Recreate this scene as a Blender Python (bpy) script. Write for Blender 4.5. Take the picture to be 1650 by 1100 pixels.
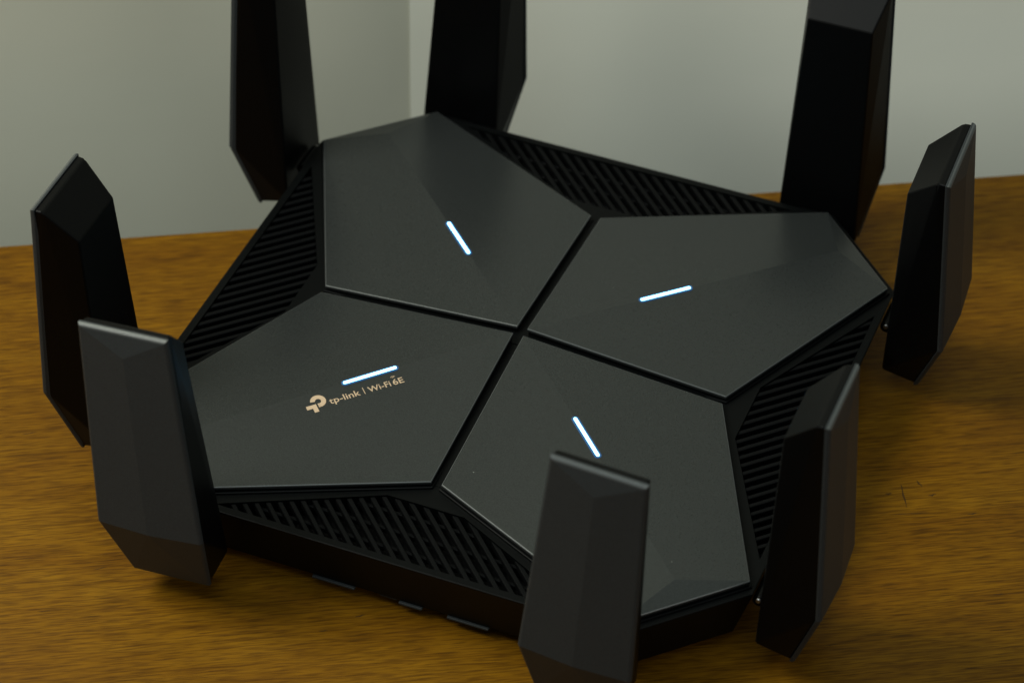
import bpy, bmesh, math
from mathutils import Matrix, Vector

sc = bpy.context.scene
for o in list(bpy.data.objects):
    bpy.data.objects.remove(o, do_unlink=True)
COL = sc.collection
Z0 = 0.035                      # height of the router's centre above the table top

# ------------------------------------------------------------------ camera
cam_d = bpy.data.cameras.new('camera')
cam = bpy.data.objects.new('camera', cam_d); COL.objects.link(cam)
cam_d.sensor_width = 36.0
cam_d.lens = 106.48
cam_d.clip_start = 0.05; cam_d.clip_end = 60.0
R = Matrix(((0.9286482429, -0.2578456521, 0.2666984451),
            (0.3706606564, 0.6160068279, -0.6950872361),
            (0.0149371585, 0.7443461612, 0.6676268970)))
cam.matrix_world = Matrix.Translation((0.26197, -0.69009, 0.69216)) @ R.to_4x4()
cam_d.dof.use_dof = True
cam_d.dof.focus_distance = 0.955
cam_d.dof.aperture_fstop = 13.0
sc.camera = cam

# ------------------------------------------------------------------ light and exposure
world = bpy.data.worlds.new('World'); sc.world = world
world.use_nodes = True
bg = world.node_tree.nodes['Background']
bg.inputs['Color'].default_value = (0.88, 0.95, 0.93, 1)
bg.inputs['Strength'].default_value = 0.13

def area(name, loc, target, size, power, color, sy=None):
    l = bpy.data.lights.new(name, 'AREA'); l.energy = power; l.color = color
    l.shape = 'RECTANGLE'; l.size = size; l.size_y = sy or size
    o = bpy.data.objects.new(name, l); COL.objects.link(o)
    o.location = loc
    o.rotation_euler = (Vector(target) - Vector(loc)).to_track_quat('-Z', 'Y').to_euler()
    return o
area('window_light', (-0.46, -0.25, 0.70), (0.02, 0.06, 0.05), 0.32, 7.0, (1.0, 0.98, 0.86))
area('ceiling_light', (0.15, -0.50, 1.5), (0.0, 0.05, 0.0), 0.85, 6.5, (0.80, 0.96, 1.0))
area('right_fill_light', (1.15, -0.75, 0.75), (0.0, 0.05, 0.03), 0.9, 2.8, (1.0, 0.97, 0.92))  # unseen lamp added on the right to fill the outer antenna faces
sc.view_settings.view_transform = 'Standard'
sc.view_settings.look = 'None'
sc.view_settings.exposure = 0.0
sc.view_settings.gamma = 1.0
sc.view_settings.use_curve_mapping = False
sc.cycles.use_denoising = True
sc.cycles.max_bounces = 8

# ------------------------------------------------------------------ materials
def mat(name, color, rough=0.5, metallic=0.0, spec=0.5, speckle=None, bump=None):
    m = bpy.data.materials.new(name); m.use_nodes = True
    nt = m.node_tree; b = nt.nodes['Principled BSDF']
    b.inputs['Base Color'].default_value = (*color, 1)
    b.inputs['Roughness'].default_value = rough
    b.inputs['Metallic'].default_value = metallic
    b.inputs['Specular IOR Level'].default_value = spec
    if speckle or bump:
        tc = nt.nodes.new('ShaderNodeTexCoord')
    if speckle:
        sca, lo, hi = speckle
        n = nt.nodes.new('ShaderNodeTexNoise'); n.inputs['Scale'].default_value = sca
        n.inputs['Detail'].default_value = 2.0
        r = nt.nodes.new('ShaderNodeValToRGB')
        r.color_ramp.elements[0].position = 0.36; r.color_ramp.elements[1].position = 0.66
        r.color_ramp.elements[0].color = (*[c * lo for c in color], 1)
        r.color_ramp.elements[1].color = (*[c * hi for c in color], 1)
        nt.links.new(tc.outputs['Object'], n.inputs['Vector'])
        nt.links.new(n.outputs['Fac'], r.inputs['Fac'])
        nt.links.new(r.outputs['Color'], b.inputs['Base Color'])
    if bump:
        sca, st, dist = bump
        n2 = nt.nodes.new('ShaderNodeTexNoise'); n2.inputs['Scale'].default_value = sca
        n2.inputs['Detail'].default_value = 3.0
        bp = nt.nodes.new('ShaderNodeBump'); bp.inputs['Strength'].default_value = st
        bp.inputs['Distance'].default_value = dist
        nt.links.new(tc.outputs['Object'], n2.inputs['Vector'])
        nt.links.new(n2.outputs['Fac'], bp.inputs['Height'])
        nt.links.new(bp.outputs['Normal'], b.inputs['Normal'])
    return m

M_PANEL = mat('gunmetal_paint', (0.030, 0.034, 0.0335), 0.25, 0.45, 0.5, (2600, 0.82, 1.22), (3200, 0.12, 0.0002))
M_COVER = mat('antenna_paint', (0.0240, 0.0280, 0.0295), 0.50, 0.0, 0.22, (2600, 0.85, 1.18), (3200, 0.12, 0.0002))
def dust(m):
    nt = m.node_tree; N = nt.nodes; L = nt.links; b = N['Principled BSDF']
    tc = N.new('ShaderNodeTexCoord'); v = N.new('ShaderNodeTexVoronoi'); v.inputs['Scale'].default_value = 55.0
    L.new(tc.outputs['Object'], v.inputs['Vector'])
    lt = N.new('ShaderNodeMath'); lt.operation = 'LESS_THAN'; lt.inputs[1].default_value = 0.013
    L.new(v.outputs['Distance'], lt.inputs[0])
    sp = N.new('ShaderNodeSeparateColor'); L.new(v.outputs['Color'], sp.inputs['Color'])
    gt = N.new('ShaderNodeMath'); gt.operation = 'MULTIPLY'; L.new(lt.outputs[0], gt.inputs[0]); L.new(sp.outputs[0], gt.inputs[1])
    mx = N.new('ShaderNodeMix'); mx.data_type = 'RGBA'; L.new(gt.outputs[0], mx.inputs['Factor'])
    src = b.inputs['Base Color'].links[0].from_socket; L.new(src, mx.inputs[6]); mx.inputs[7].default_value = (0.35, 0.36, 0.34, 1)
    L.new(mx.outputs[2], b.inputs['Base Color'])
dust(M_PANEL); dust(M_COVER)
M_EDGE = mat('edge_highlight', (0.095, 0.103, 0.103), 0.32, 0.5, 0.5)  # paler, shinier bevels imitate the highlight of light from above
M_BLACK = mat('black_plastic', (0.0007, 0.0009, 0.0010), 0.42, 0.0, 0.12, None, (1800, 0.10, 0.0002))
M_BODY = mat('black_shell_plastic', (0.0014, 0.0018, 0.0019), 0.42, 0.0, 0.085, None, (1500, 0.10, 0.0002))
M_DEEP = mat('vent_black', (0.0015, 0.0016, 0.0016), 0.7, 0.0, 0.15)
M_SLAT = mat('slat_black', (0.0014, 0.0017, 0.0019), 0.5, 0.0, 0.08, None, (1500, 0.1, 0.0002))
M_RUBBER = mat('rubber', (0.010, 0.010, 0.010), 0.8, 0.0, 0.3)
M_METAL = mat('pin_metal', (0.42, 0.42, 0.42), 0.38, 1.0)
M_GOLD = mat('pale_gold_print', (0.46, 0.34, 0.225), 0.42, 0.0, 0.4)

def emit(name, color, strength):
    m = bpy.data.materials.new(name); m.use_nodes = True
    b = m.node_tree.nodes['Principled BSDF']
    b.inputs['Base Color'].default_value = (0.02, 0.03, 0.04, 1)
    b.inputs['Roughness'].default_value = 0.4
    b.inputs['Emission Color'].default_value = (*color, 1)
    b.inputs['Emission Strength'].default_value = strength
    return m
M_LED = emit('lit_diffuser', (0.22, 0.66, 1.0), 9.0)
M_LEDHALO = emit('led_halo_glow', (0.006, 0.070, 0.21), 1.0)  # glowing strip that stands in for the blue halo round each bar

def wood():
    m = bpy.data.materials.new('oiled_wood'); m.use_nodes = True
    nt = m.node_tree; N = nt.nodes; L = nt.links; b = N['Principled BSDF']
    tc = N.new('ShaderNodeTexCoord')
    def mapping(scale, loc=(0, 0, 0)):
        mp = N.new('ShaderNodeMapping'); mp.inputs['Scale'].default_value = scale; mp.inputs['Location'].default_value = loc
        L.new(tc.outputs['Object'], mp.inputs['Vector']); return mp.outputs['Vector']
    def noise(vec, scale, detail=4, rough=0.55, dist=0.0):
        n = N.new('ShaderNodeTexNoise'); n.inputs['Scale'].default_value = scale; n.inputs['Detail'].default_value = detail
        n.inputs['Roughness'].default_value = rough; n.inputs['Distortion'].default_value = dist
        L.new(vec, n.inputs['Vector']); return n.outputs['Fac']
    def ramp(fac, stops):
        r = N.new('ShaderNodeValToRGB'); e = r.color_ramp.elements
        while len(e) < len(stops): e.new(0.5)
        for el, (p, c) in zip(e, stops): el.position = p; el.color = (*c, 1) if len(c) == 3 else c
        L.new(fac, r.inputs['Fac']); return r.outputs['Color']
    def mix(kind, fac, a, c):
        x = N.new('ShaderNodeMix'); x.data_type = 'RGBA'; x.blend_type = kind
        if isinstance(fac, float): x.inputs['Factor'].default_value = fac
        else: L.new(fac, x.inputs['Factor'])
        L.new(a, x.inputs[6]); L.new(c, x.inputs[7]); return x.outputs[2]
    broad = noise(mapping((6.0, 30.0, 6.0)), 1.6, 4, 0.65, 0.8)
    bands = noise(mapping((13.0, 260.0, 13.0), (3, 1, 0)), 1.2, 4, 0.6, 0.4)
    streak = noise(mapping((38.0, 760.0, 38.0), (4, 9, 0)), 1.0, 2, 0.6, 0.25)
    fine = noise(mapping((120.0, 1750.0, 120.0), (7, 2, 0)), 1.0, 1, 0.5)
    pores = noise(mapping((75.0, 1250.0, 75.0), (1, 5, 0)), 1.0, 1, 0.5, 0.2)
    spots = noise(mapping((60.0, 260.0, 60.0), (2, 8, 0)), 1.0, 2, 0.5)
    mott = noise(mapping((60.0, 130.0, 60.0), (5, 3, 0)), 1.0, 4, 0.7)
    col = ramp(broad, [(0.25, (0.101, 0.0405, 0.0004)), (0.50, (0.131, 0.0578, 0.0009)), (0.75, (0.160, 0.0760, 0.0022))])
    col = mix('MULTIPLY', 0.45, col, ramp(bands, [(0.30, (0.62, 0.55, 0.42)), (0.48, (0.97, 0.95, 0.9)), (0.70, (1.14, 1.14, 1.2))]))
    col = mix('MULTIPLY', 0.58, col, ramp(streak, [(0.36, (0.58, 0.52, 0.42)), (0.46, (0.97, 0.96, 0.94)), (0.64, (1.18, 1.19, 1.25))]))
    col = mix('MULTIPLY', 0.66, col, ramp(fine, [(0.36, (0.52, 0.47, 0.40)), (0.52, (1.06, 1.06, 1.06)), (0.70, (1.22, 1.22, 1.22))]))
    col = mix('MULTIPLY', 0.35, col, ramp(mott, [(0.32, (0.68, 0.64, 0.58)), (0.66, (1.22, 1.24, 1.28))]))
    col = mix('MULTIPLY', 0.5, col, ramp(pores, [(0.30, (0.30, 0.24, 0.18)), (0.35, (1, 1, 1))]))
    col = mix('MULTIPLY', 0.5, col, ramp(spots, [(0.21, (0.25, 0.18, 0.12)), (0.26, (1, 1, 1))]))
    L.new(col, b.inputs['Base Color'])
    rr = N.new('ShaderNodeMapRange'); rr.inputs['To Min'].default_value = 0.42; rr.inputs['To Max'].default_value = 0.60
    L.new(bands, rr.inputs['Value']); L.new(rr.outputs['Result'], b.inputs['Roughness'])
    b.inputs['Specular IOR Level'].default_value = 0.12
    bp = N.new('ShaderNodeBump'); bp.inputs['Strength'].default_value = 0.25; bp.inputs['Distance'].default_value = 0.0004
    L.new(fine, bp.inputs['Height']); L.new(bp.outputs['Normal'], b.inputs['Normal'])
    return m
M_WOOD = wood()
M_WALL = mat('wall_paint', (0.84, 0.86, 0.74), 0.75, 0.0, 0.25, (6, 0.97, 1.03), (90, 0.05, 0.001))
M_WALL2 = mat('wall_left_tone', (0.53, 0.54, 0.445), 0.7, 0.0, 0.25, (6, 0.97, 1.03), (90, 0.05, 0.001))  # darker, yellower tone for the left stretch of wall

# ------------------------------------------------------------------ mesh helpers
def finish(name, bm, m, parent=None, matrix=None, bevel=0.0, seg=2, recalc=True):
    if recalc: bmesh.ops.recalc_face_normals(bm, faces=bm.faces[:])
    me = bpy.data.meshes.new(name); bm.to_mesh(me); bm.free()
    for mm in (m if isinstance(m, (list, tuple)) else [m]): me.materials.append(mm)
    o = bpy.data.objects.new(name, me); COL.objects.link(o)
    if matrix is not None: o.matrix_world = matrix
    if parent is not None: o.parent = parent
    if bevel:
        md = o.modifiers.new('bevel', 'BEVEL'); md.width = bevel; md.segments = seg; md.limit_method = 'ANGLE'
        md.angle_limit = math.radians(28); md.harden_normals = False
    return o

def prism(bm, lo, hi):
    """solid between two equal-length point loops (3D)"""
    a = [bm.verts.new(p) for p in lo]; b = [bm.verts.new(p) for p in hi]
    n = len(a)
    bm.faces.new(a[::-1]); bm.faces.new(b)
    for i in range(n):
        bm.faces.new((a[i], a[(i + 1) % n], b[(i + 1) % n], b[i]))
    return a, b

def box(bm, x0, x1, y0, y1, z0, z1):
    prism(bm, [(x0, y0, z0), (x1, y0, z0), (x1, y1, z0), (x0, y1, z0)], [(x0, y0, z1), (x1, y0, z1), (x1, y1, z1), (x0, y1, z1)])

def cylinder(bm, p0, p1, r, n=20):
    p0, p1 = Vector(p0), Vector(p1); d = (p1 - p0).normalized()
    u = d.orthogonal().normalized(); v = d.cross(u)
    ring = lambda c: [c + (u * math.cos(2 * math.pi * i / n) + v * math.sin(2 * math.pi * i / n)) * r for i in range(n)]
    prism(bm, ring(p0), ring(p1))

def offset_poly(P, d):
    """offset a counter-clockwise 2D polygon outwards by d"""
    out = []; n = len(P)
    for i in range(n):
        p, a, b = Vector(P[i]), Vector(P[i - 1]), Vector(P[(i + 1) % n])
        e1 = (p - a).normalized(); e2 = (b - p).normalized()
        n1 = Vector((e1.y, -e1.x)); n2 = Vector((e2.y, -e2.x))
        m = (n1 + n2).normalized()
        out.append(p + m * (d / max(0.2, m.dot(n1))))
    return out

def line_x(p, d, q, e):
    """intersection of 2D lines p+td, q+se"""
    den = d.x * e.y - d.y * e.x
    t = ((q.x - p.x) * e.y - (q.y - p.y) * e.x) / den
    return p + d * t

# ------------------------------------------------------------------ table and wall
EDGE_P = Vector((-0.20057, 0.00824, 0)); EDGE_D = Vector((0.87351, 0.4868, 0)).normalized()
ANG = math.atan2(EDGE_D.y, EDGE_D.x)
TBL = Matrix.Translation(EDGE_P + EDGE_D * 0.18) @ Matrix.Rotation(ANG, 4, 'Z')
bm = bmesh.new(); box(bm, -0.85, 0.85, -0.95, 0.0, -0.03, 0.0)
table = finish('table', bm, M_WOOD, None, TBL, 0.002, 3)
table['label'] = 'golden brown wooden table top with fine straight grain under the router'
table['category'] = 'table'

M_DENT = mat('dark_dent', (0.045, 0.020, 0.003), 0.7, 0.0, 0.2)
MARKS = [((0.11041, -0.1541), (0.10992, -0.16526), 0.7), ((0.1043, -0.15832), (0.10657, -0.15829), 0.9), ((0.11578, -0.15326), (0.11714, -0.15632), 0.8),
         ((0.11817, -0.16076), (0.12078, -0.1602), 0.9), ((0.12899, -0.17057), (0.13199, -0.17006), 0.7), ((0.10344, -0.16765), (0.11687, -0.16805), 0.35),
         ((-0.07153, -0.19269), (-0.06837, -0.192), 0.6), ((-0.0831, -0.19739), (-0.0804, -0.19718), 0.5), ((0.12826, -0.20612), (0.13189, -0.206), 0.5),
         ((-0.14005, -0.15654), (-0.13729, -0.15603), 0.6), ((-0.15156, -0.16314), (-0.14726, -0.16228), 0.4), ((0.07144, -0.22123), (0.07541, -0.22091), 0.4),
         ((-0.1692, -0.17906), (-0.165, -0.17902), 0.35), ((-0.17326, -0.09861), (-0.16818, -0.09799), 0.5)]
for (a_, b_, w_) in MARKS:       # small dark dents and scratches in the wood
    a_, b_ = Vector(a_), Vector(b_); d_ = (b_ - a_); n_ = Vector((-d_.y, d_.x)).normalized() * (w_ / 2600)
    bm = bmesh.new(); up_, lo_ = [], []
    for i in range(7):
        t_ = i / 6; wv = math.sin(math.pi * (0.06 + 0.88 * t_)) * (1 + 0.3 * math.sin(i * 2.3 + w_ * 9))
        c_ = a_ + d_ * t_ + n_ * 0.5 * math.sin(i * 1.7)
        up_.append(c_ + n_ * wv); lo_.append(c_ - n_ * wv)
    bm.faces.new([bm.verts.new((p.x, p.y, 0.00008)) for p in lo_ + up_[::-1]])
    finish('dent', bm, M_DENT, table, recalc=False)

GAP = 0.085
bm = bmesh.new(); box(bm, -0.0255, 1.7, GAP, GAP + 0.10, -0.75, 1.30)
wall = finish('wall', bm, M_WALL, None, TBL)
wall['kind'] = 'structure'
wall['label'] = 'pale grey painted wall behind the router, right stretch'
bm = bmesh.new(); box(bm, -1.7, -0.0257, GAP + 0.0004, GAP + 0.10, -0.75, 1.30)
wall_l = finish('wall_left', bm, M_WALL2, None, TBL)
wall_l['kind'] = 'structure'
wall_l['label'] = 'slightly darker stretch of wall set back on the left'

# ------------------------------------------------------------------ router
router = bpy.data.objects.new('wifi_router', None); COL.objects.link(router)
router.empty_display_size = 0.05
router['label'] = 'black and gunmetal router with eight upright antennas and four glowing light bars'
router['category'] = 'router'

RP, WP, BI, H2 = 0.1250, 0.0217, 0.05115, 0.0024     # panel: reach, half end width, inner corner, centre gap
ZI, ZO, RR, ZR = -0.0055, -0.00534, 0.11735, -0.00334
AX = {'A': 135.0, 'B': 45.0, 'C': -45.0, 'D': 225.0}
def pw(k, r, t, z=None):
    a = math.radians(AX[k]); x = r * math.cos(a) - t * math.sin(a); y = r * math.sin(a) + t * math.cos(a)
    return Vector((x, y)) if z is None else Vector((x, y, z + Z0))

LONG, SHORT = 0.1057, 0.1280
ZTOP, ZBOT = -0.0080, -0.0300
def octagon(l, s):
    h = s * math.sqrt(2) - l
    return [(h, -l), (l, -h), (l, h), (h, l), (-h, l), (-l, h), (-l, -h), (-h, -l)]   # counter-clockwise from the front right

# vent openings: a trapezoid in each long side, worked out for the front and turned
d_e = (pw('D', RP, WP) - pw('D', BI, BI - H2)).normalized()
off = Vector((-d_e.y, d_e.x)); off = off if off.y < 0 else -off
pL = pw('D', BI, BI - H2) + off * 0.0027
yt, yb = -0.0788, -LONG + 0.0028
X = Vector((1, 0))
a1 = line_x(pL, d_e, Vector((0, yt)), X); a2 = line_x(pL, d_e, Vector((0, yb)), X)
hole = [Vector((a1.x, yt)), Vector((a2.x + 0.004, yb)), Vector((-a2.x - 0.004, yb)), Vector((-a1.x, yt))]
def turn(p, q):
    x, y = p[0], p[1]
    for _ in range(q): x, y = -y, x
    return (x, y)

bm = bmesh.new()
octo = octagon(LONG, SHORT); octb = octagon(LONG - 0.0062, SHORT - 0.0065)
tv = [bm.verts.new((x, y, ZTOP + Z0)) for x, y in octo]
bv = [bm.verts.new((x, y, ZBOT + Z0)) for x, y in octb]
edges = [bm.edges.new((tv[i], tv[(i + 1) % 8])) for i in range(8)]
FLOOR = -0.0150
for q in range(4):
    hv = [bm.verts.new((*turn(p, q), ZTOP + Z0)) for p in hole]
    edges += [bm.edges.new((hv[i], hv[(i + 1) % 4])) for i in range(4)]
    fv = [bm.verts.new((*turn(p, q), FLOOR + Z0)) for p in hole]
    for i in range(4): bm.faces.new((hv[i], hv[(i + 1) % 4], fv[(i + 1) % 4], fv[i]))
    f = bm.faces.new(fv); f.material_index = 1
bmesh.ops.triangle_fill(bm, use_beauty=True, use_dissolve=False, edges=edges)
for i in range(8): bm.faces.new((tv[i], bv[i], bv[(i + 1) % 8], tv[(i + 1) % 8]))
bm.faces.new(bv)
bmesh.ops.recalc_face_normals(bm, faces=bm.faces[:])
be = [e for e in edges[:8]]
bmesh.ops.bevel(bm, geom=be + tv, offset=0.0005, segments=2, profile=0.6, affect='EDGES')
body = finish('body', bm, [M_BODY, M_DEEP], router, None, recalc=False)
body['label'] = 'black octagonal shell with slotted vents'

# slats across the openings, running at 45 degrees
PITCH, SLW = 0.00342, 0.00150
def clip_line(poly, p, d):
    ts = []
    n = len(poly)
    for i in range(n):
        a, b = poly[i], poly[(i + 1) % n]; e = b - a
        den = d.x * e.y - d.y * e.x
        if abs(den) < 1e-12: continue
        w = a - p
        t = (w.x * e.y - w.y * e.x) / den; s = (w.x * d.y - w.y * d.x) / den
        if -1e-6 <= s <= 1 + 1e-6: ts.append(t)
    return (min(ts), max(ts)) if len(ts) >= 2 else None
def slat(name, poly, c, d, w, ztop, zbot):
    nrm = Vector((-d.y, d.x)); r = []
    for s in (-1, 1):
        k = clip_line(poly, c + nrm * (s * w / 2), d)
        if not k or k[1] - k[0] < 0.0012: return None
        q = c + nrm * (s * w / 2); r.append((q + d * k[0], q + d * k[1]))
    pts = [r[0][0], r[0][1], r[1][1], r[1][0]]
    bm = bmesh.new()
    prism(bm, [(p.x, p.y, zbot + Z0) for p in pts], [(p.x, p.y, ztop + Z0) for p in pts])
    return finish(name, bm, M_SLAT, body, None, 0.00022, 1)
for q in range(4):
    poly = [Vector(turn(p, q)) for p in hole]
    ang = math.radians(-45 if q in (0, 2) else 45)
    d = Vector((math.cos(ang), math.sin(ang))); nrm = Vector((-d.y, d.x))
    mid = sum(poly, Vector((0, 0))) / 4
    for i in range(-17, 18):
        slat('vent_slat', poly, mid + nrm * (i + 0.5) * PITCH, d, SLW, ZTOP - 0.0005, ZTOP - 0.0032)
    d2 = Vector(turn((1, 0), q)); n2 = Vector((-d2.y, d2.x))
    for i in (-1, 0, 1):
        slat('vent_crossbar', poly, mid + n2 * (i * 0.0072 + 0.001), d2, 0.0013, ZTOP - 0.0024, ZTOP - 0.0045)

# base tabs along the front and rubber feet
for x0, x1 in ((-0.0298, -0.0153), (-0.0072, -0.0012), (-0.0004, 0.0075), (0.0158, 0.0298)):
    bm = bmesh.new(); dz = 0.0012 if x0 == -0.0072 else 0.0
    box(bm, x0, x1, -0.0996 - 0.0007 + dz, -0.0970, ZBOT - 0.0012 + Z0, ZBOT - 0.0003 + Z0)
    finish('base_tab', bm, M_COVER, body, None, 0.0003, 2)
for k in AX:
    bm = bmesh.new(); p = pw(k, 0.098, 0)
    cylinder(bm, (p.x, p.y, 0.0), (p.x, p.y, ZBOT + Z0 + 0.0005), 0.009, 28)
    finish('rubber_foot', bm, M_RUBBER, body, None, 0.0005, 2)

# floor of the seams between the panels
for k, kn in (('A', 'seam'), ('B', 'seam')):
    a = math.radians(AX[k] + 45); d = Vector((math.cos(a), math.sin(a))); n = Vector((-d.y, d.x)); bm = bmesh.new()
    prof = [(-0.0695, -0.0077), (-0.003, -0.0030), (0.003, -0.0030), (0.0695, -0.0077)]
    rows = []
    for s in (-1, 1):
        for dz in (0, -0.004):
            rows.append([bm.verts.new((*(d * t + n * (s * 0.0034)), z + dz + Z0 - (0.0002 if k == 'B' else 0))) for t, z in prof])
    for i in range(3):
        bm.faces.new((rows[0][i], rows[0][i + 1], rows[2][i + 1], rows[2][i]))
        bm.faces.new((rows[1][i], rows[1][i + 1], rows[3][i + 1], rows[3][i]))
        bm.faces.new((rows[0][i], rows[0][i + 1], rows[1][i + 1], rows[1][i]))
        bm.faces.new((rows[2][i], rows[2][i + 1], rows[3][i + 1], rows[3][i]))
    for e in (0, 3): bm.faces.new((rows[0][e], rows[1][e], rows[3][e], rows[2][e]))
    finish('seam_channel', bm, M_BODY, body)

# ---- the four top panels
CL = {'A': 'rear left', 'B': 'rear right', 'C': 'front right', 'D': 'front left'}
def ridge_z(r): return ZR * (r - H2) / (RR - H2)
LED0, LED1 = 0.04345, 0.06176
panels = {}
for k in AX:
    tops = [pw(k, H2, 0, 0), pw(k, BI, -(BI - H2), ZI), pw(k, RP, -WP, ZO), pw(k, RP, WP, ZO), pw(k, BI, BI - H2, ZI)]
    r = pw(k, RR, 0, ZR)
    bm = bmesh.new()
    TH = 0.0011
    c, im, om, op, ip = [bm.verts.new(p) for p in tops]; rv = bm.verts.new(r)
    top = [bm.faces.new((c, im, om, rv)), bm.faces.new((c, rv, op, ip)), bm.faces.new((rv, om, op))]
    low = [bm.verts.new(p - Vector((0, 0, TH))) for p in tops]; per = [c, im, om, op, ip]
    for i in range(5): bm.faces.new((per[i], low[i], low[(i + 1) % 5], per[(i + 1) % 5]))
    bm.faces.new(low[::-1])
    bmesh.ops.recalc_face_normals(bm, faces=bm.faces[:])
    pe = [e for e in bm.edges if all(v in per for v in e.verts) and not all(f in top for f in e.link_faces)]
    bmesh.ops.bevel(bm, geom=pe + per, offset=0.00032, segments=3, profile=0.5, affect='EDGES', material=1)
    p = finish('panel', bm, [M_PANEL, M_EDGE], router, None, recalc=False)
    p['label'] = 'gunmetal %s top panel with a lit bar' % CL[k]
    panels[k] = p
    # black skirt with a small ledge below the painted cover
    P2 = [Vector((q.x, q.y)) for q in tops]
    for nm, o_, zlo in (('panel_skirt', -0.0004, ZTOP - 0.0005),):
        ring = offset_poly(P2, o_); bm = bmesh.new()
        prism(bm, [(v.x, v.y, zlo + Z0) for v in ring], [(v.x, v.y, t.z - TH) for v, t in zip(ring, tops)])
        finish(nm, bm, M_BODY, p)
    ring = offset_poly(P2, 0.0007); bm = bmesh.new(); ring[0] = P2[0]
    prism(bm, [(v.x, v.y, ZTOP - 0.0006 + Z0) for v in ring], [(v.x, v.y, ZTOP + 0.0007 + Z0) for v in ring])
    finish('panel_ledge', bm, M_BODY, p, None, 0.0003, 2)
    # light bar on the ridge: bright core, blue halo imitated by a glowing strip
    e = (pw(k, 1, 0) - pw(k, 0, 0)); e3 = Vector((e.x, e.y, (ZR) / (RR - H2))).normalized()
    n3 = Vector((-e.y, e.x, 0)); up = e3.cross(n3) if e3.cross(n3).z > 0 else n3.cross(e3)
    def capsule(name, hw, ext, lift, m, parent):
        A = pw(k, LED0 - ext, 0, ridge_z(LED0 - ext)); B = pw(k, LED1 + ext, 0, ridge_z(LED1 + ext))
        A = A + e3 * hw; B = B - e3 * hw; pts = []
        for i in range(13):
            t = math.pi / 2 + math.pi * i / 12; pts.append(A + (e3 * math.cos(t) + n3 * math.sin(t)) * hw)
        for i in range(13):
            t = -math.pi / 2 + math.pi * i / 12; pts.append(B + (e3 * math.cos(t) + n3 * math.sin(t)) * hw)
        bm = bmesh.new(); prism(bm, [q - up * 0.0007 for q in pts], [q + up * lift for q in pts])
        return finish(name, bm, m, parent)
    lb = capsule('light_bar', 0.00052, 0.0, 0.00028, M_LED, p)
    lb['label'] = 'glowing white light bar'
    capsule('light_bar_halo', 0.00120, 0.00065, 0.00012, M_LEDHALO, p)

# ---- printing on the front left panel
cD, rD, iD = pw('D', H2, 0, 0), pw('D', RR, 0, ZR), pw('D', BI, BI - H2, ZI)
nD = (rD - cD).cross(iD - cD).normalized(); nD = nD if nD.z > 0 else -nD
org = pw('D', 0.0617, 0); eu = Vector((1, 1)).normalized(); ev = Vector((-1, 1)).normalized()
def onpanel(u, v, lift=0.00008):
    q = org + eu * (u / 1000) + ev * (v / 1000)
    z = cD.z - (nD.x * (q.x - cD.x) + nD.y * (q.y - cD.y)) / nD.z
    return Vector((q.x, q.y, z)) + nD * lift
def flat(name, polys, label=None):
    bm = bmesh.new()
    for P in polys:
        vs = [bm.verts.new(onpanel(*p)) for p in P]; bm.faces.new(vs)
    bmesh.ops.triangulate(bm, faces=bm.faces[:])
    for f in bm.faces:
        f.normal_update()
        if f.normal.z < 0: f.normal_flip()
    o = finish(name, bm, M_GOLD, panels['D'], recalc=False)
    if label: o['label'] = label
    return o
def arc(cx, cy, r, a0, a1, n=24): return [(cx + r * math.cos(math.radians(a0 + (a1 - a0) * i / n)), cy + r * math.sin(math.radians(a0 + (a1 - a0) * i / n))) for i in range(n + 1)]
cx, cy, ro, ri = -10.25, -4.15, 2.55, 0.98
sector = lambda a0, a1, n=30: [arc(cx, cy, ro, a0 + (a1 - a0) * i / n, a0 + (a1 - a0) * (i + 1) / n, 1) + arc(cx, cy, ri, a0 + (a1 - a0) * (i + 1) / n, a0 + (a1 - a0) * i / n, 1) for i in range(n)]
logo = sector(-97, 172) + [[(cx - 0.55, cy - ro), (cx + 0.0, cy - ro), (cx + 0.0, cy - 0.9), (cx - 0.55, cy - 0.9)]]
logo += [[(-14.75, -5.05), (-11.35, -5.05), (-11.35, -6.55), (-14.75, -6.55)], [(-12.85, -6.55), (-11.35, -6.55), (-11.35, -8.35), (-12.85, -8.35)]]
flat('brand_logo', logo, 'pale gold emblem print')

def text(body_, u0, u1, base, cap, label, weight=0.0):
    cu = bpy.data.curves.new('print_text', 'FONT'); cu.body = body_; cu.size = 1.0; cu.offset = weight; cu.resolution_u = 6
    t = bpy.data.objects.new('print_text', cu); COL.objects.link(t)
    bpy.context.view_layer.update()
    me = bpy.data.meshes.new_from_object(t.evaluated_get(bpy.context.evaluated_depsgraph_get()))
    bpy.data.objects.remove(t, do_unlink=True)
    xs = [v.co.x for v in me.vertices]; x0, x1 = min(xs), max(xs)
    CAPH = 0.729 if cap_h is None else cap_h
    for v in me.vertices:
        v.co = onpanel(u0 + (v.co.x - x0) / (x1 - x0) * (u1 - u0), base + v.co.y / CAPH * cap)
    me.materials.append(M_GOLD); me.name = 'brand_lettering'
    o = bpy.data.objects.new('brand_lettering', me); COL.objects.link(o); o.parent = panels['D']; o['label'] = label
    return o
cap_h = None
text('tp-link', -7.0, 3.45, -6.75, 2.55, 'pale gold tp-link lettering', 0.007)
text('Wi-Fi', 6.3, 13.9, -6.80, 2.45, 'pale gold Wi-Fi lettering', 0.007)
text('6E', 14.75, 18.35, -6.80, 2.45, 'pale gold 6E lettering', 0.007)
flat('print_divider', [[(4.75, -6.9), (4.98, -6.9), (4.98, -4.0), (4.75, -4.0)]])
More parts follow.
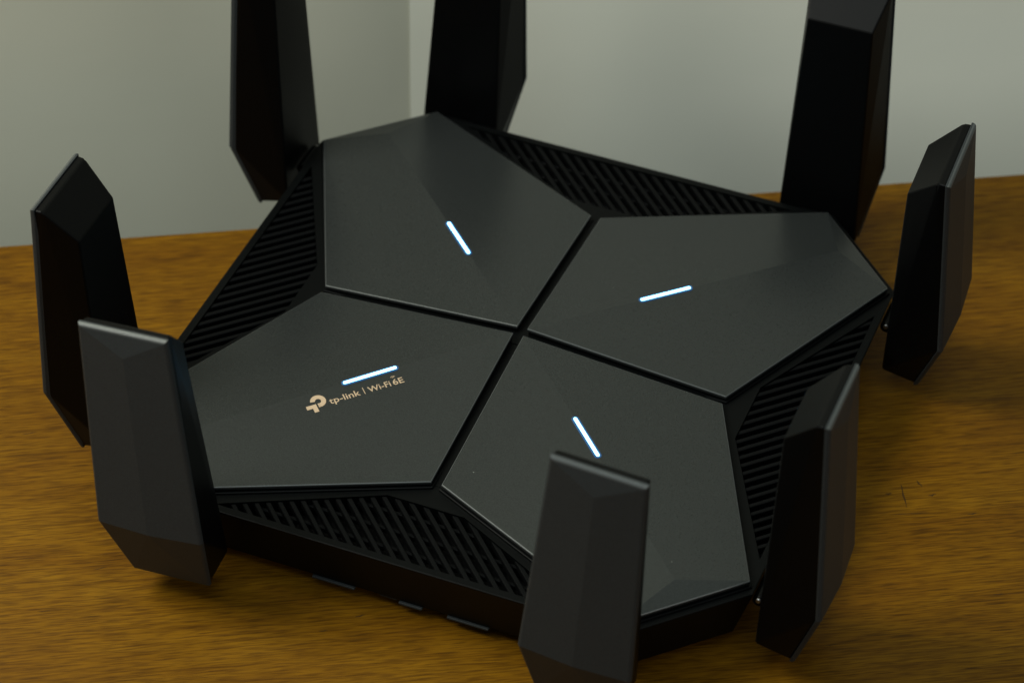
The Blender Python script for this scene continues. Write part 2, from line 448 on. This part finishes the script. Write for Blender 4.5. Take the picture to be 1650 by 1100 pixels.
for nm, r_ in (('print_arc', 0.50), ('print_arc', 0.95)):
    cxa, cya = 15.6, -4.0
    pts = [arc(cxa, cya, r_ + 0.09, 40 + 100 * i / 10, 50 + 100 * i / 10, 1) + arc(cxa, cya, r_ - 0.09, 50 + 100 * i / 10, 40 + 100 * i / 10, 1) for i in range(10)]
    flat(nm, pts)

# ---- eight antennas
NS = {'f': ((0, -1, 0), (1, 0, 0)), 'r': ((1, 0, 0), (0, 1, 0)), 'b': ((0, 1, 0), (-1, 0, 0)), 'l': ((-1, 0, 0), (0, -1, 0))}
DH, ZH = 0.1093, -0.0200
HW = dict(ot=0.0145, ok=0.0177, ob=0.0132, it=0.0113, ib=0.0142)
NN = dict(ot=0.0137, ok=0.0197, ob=0.0127, it=0.0, ib=0.0)
ZZ = dict(ot=0.0751, ok=0.0004, ob=-0.0253, it=0.0634, ib=-0.0211)
SPEC = [('f', -1, 0.41, -4.84, 'front left antenna, grey face to the viewer'),
        ('f', 1, 0.93, 2.53, 'front antenna standing before the lower panel'),
        ('r', -1, 1.29, -0.69, 'antenna on the right side, nearer the viewer'),
        ('r', 1, 2.03, -8.93, 'rightmost antenna on the far right side'),
        ('b', -1, 4.86, 0.47, 'rear right antenna cut by the top of the picture'),
        ('b', 1, 3.91, -1.41, 'rear middle antenna behind the upper panel'),
        ('l', -1, 2.52, -0.98, 'rear left antenna against the wall'),
        ('l', 1, 2.86, 1.44, 'leftmost antenna with its bevelled top in view')]
def local(s, n, z): return Vector((s, n, z - ZH))          # antenna space: s along the side, n outwards, z up from the hinge line
L_ = {}
for k in HW:
    for s, sg in (('L', -1), ('R', 1)): L_[k + s] = local(sg * HW[k], NN[k], ZZ[k])
TP = 0.0016

def antenna_meshes():
    # housing: black hull behind the painted cover
    bm = bmesh.new()
    pts = []
    for s, sg in (('L', -1), ('R', 1)):
        for k in ('ot', 'ok', 'ob'):
            p = L_[k + s]; ins = 0.0004
            pts.append(Vector((p.x - sg * ins, p.y - TP + 0.0001, p.z + (ins if k == 'ob' else (-ins if k == 'ot' else 0)))))
        p = L_['ot' + s]; pts.append(Vector((p.x - sg * 0.0006, p.y - TP - 0.0024, p.z - 0.0006)))
        pts.append(L_['it' + s]); pts.append(L_['ib' + s])
    vs = [bm.verts.new(p) for p in pts]
    bmesh.ops.convex_hull(bm, input=vs)
    bmesh.ops.dissolve_limit(bm, angle_limit=math.radians(2.5), verts=bm.verts[:], edges=bm.edges[:])
    bmesh.ops.recalc_face_normals(bm, faces=bm.faces[:])
    bmesh.ops.bevel(bm, geom=bm.edges[:] + bm.verts[:], offset=0.0005, segments=2, profile=0.5, affect='EDGES')
    hm = bpy.data.meshes.new('antenna'); bm.to_mesh(hm); bm.free(); hm.materials.append(M_BLACK)
    # cover: faceted painted plate
    bm = bmesh.new()
    P = [L_['otL'], L_['otR'], L_['okR'], L_['obR'], L_['obL'], L_['okL']]
    f_ = (0.0751 - 0.0665) / (0.0751 - 0.0004)
    apex = Vector((0, NN['ot'] + (NN['ok'] - NN['ot']) * f_ + 0.0011, 0.0665 - ZH))
    km = Vector((0, NN['ok'] + 0.0011, ZZ['ok'] - ZH))
    v = [bm.verts.new(p) for p in P]; va = bm.verts.new(apex); vk = bm.verts.new(km)
    top = [bm.faces.new((v[0], v[1], va)), bm.faces.new((v[1], v[2], vk, va)), bm.faces.new((v[0], va, vk, v[5])), bm.faces.new((v[5], vk, v[2], v[3], v[4]))]
    w = [bm.verts.new(p - Vector((0, TP, 0))) for p in P]
    for i in range(6): bm.faces.new((v[i], w[i], w[(i + 1) % 6], v[(i + 1) % 6]))
    bm.faces.new(w)
    bmesh.ops.recalc_face_normals(bm, faces=bm.faces[:])
    pe = [e for e in bm.edges if all(q in v for q in e.verts) and sum(f in top for f in e.link_faces) == 1]
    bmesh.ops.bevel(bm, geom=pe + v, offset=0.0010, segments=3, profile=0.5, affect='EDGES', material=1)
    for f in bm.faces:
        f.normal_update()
        if f.material_index == 1 and f.normal.z < 0.3: f.material_index = 0  # keep the painted highlight on upward-facing bevels only
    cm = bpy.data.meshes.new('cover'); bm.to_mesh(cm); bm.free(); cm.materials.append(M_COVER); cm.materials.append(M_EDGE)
    return hm, cm
hm, cm = antenna_meshes()
for side, sg, th, ph, lab in SPEC:
    nn, ss = Vector(NS[side][0]), Vector(NS[side][1])
    base = Matrix((ss, nn, Vector((0, 0, 1)))).transposed().to_4x4()
    sc_ = -0.068 if sg < 0 else 0.067
    t_, p_ = math.radians(th), math.radians(ph)
    # splay in the s-z plane, then tilt in the n-z plane
    RS = Matrix(((math.cos(p_), 0, math.sin(p_), 0), (0, 1, 0, 0), (-math.sin(p_), 0, math.cos(p_), 0), (0, 0, 0, 1)))
    RT = Matrix(((1, 0, 0, 0), (0, math.cos(t_), math.sin(t_), 0), (0, -math.sin(t_), math.cos(t_), 0), (0, 0, 0, 1)))
    pos = nn * DH + ss * sc_ + Vector((0, 0, ZH + Z0))
    MW = Matrix.Translation(pos) @ base @ RT @ RS
    a = bpy.data.objects.new('antenna', hm); COL.objects.link(a); a.parent = router; a.matrix_world = MW; a['label'] = lab
    c_ = bpy.data.objects.new('cover', cm); COL.objects.link(c_); c_.parent = a; c_.matrix_local = Matrix.Identity(4)
    # hinge barrel between shell and antenna, with a steel pin end
    MH = Matrix.Translation(nn * 0.1072 + ss * sc_ + Vector((0, 0, -0.0118 + Z0))) @ base
    MHL = MW.inverted() @ MH
    bm = bmesh.new(); cylinder(bm, MHL @ Vector((-0.0062, 0, 0)), MHL @ Vector((0.0062, 0, 0)), 0.0021, 24)
    finish('hinge', bm, M_BLACK, a, None, 0.0004, 2)
    for e_ in (-1,):
        bm = bmesh.new(); cylinder(bm, MHL @ Vector((e_ * 0.0060, 0, 0.0008)), MHL @ Vector((e_ * 0.0070, 0, 0.0008)), 0.0009, 14)
        finish('hinge_pin', bm, M_METAL, a, None, 0.0003, 2)
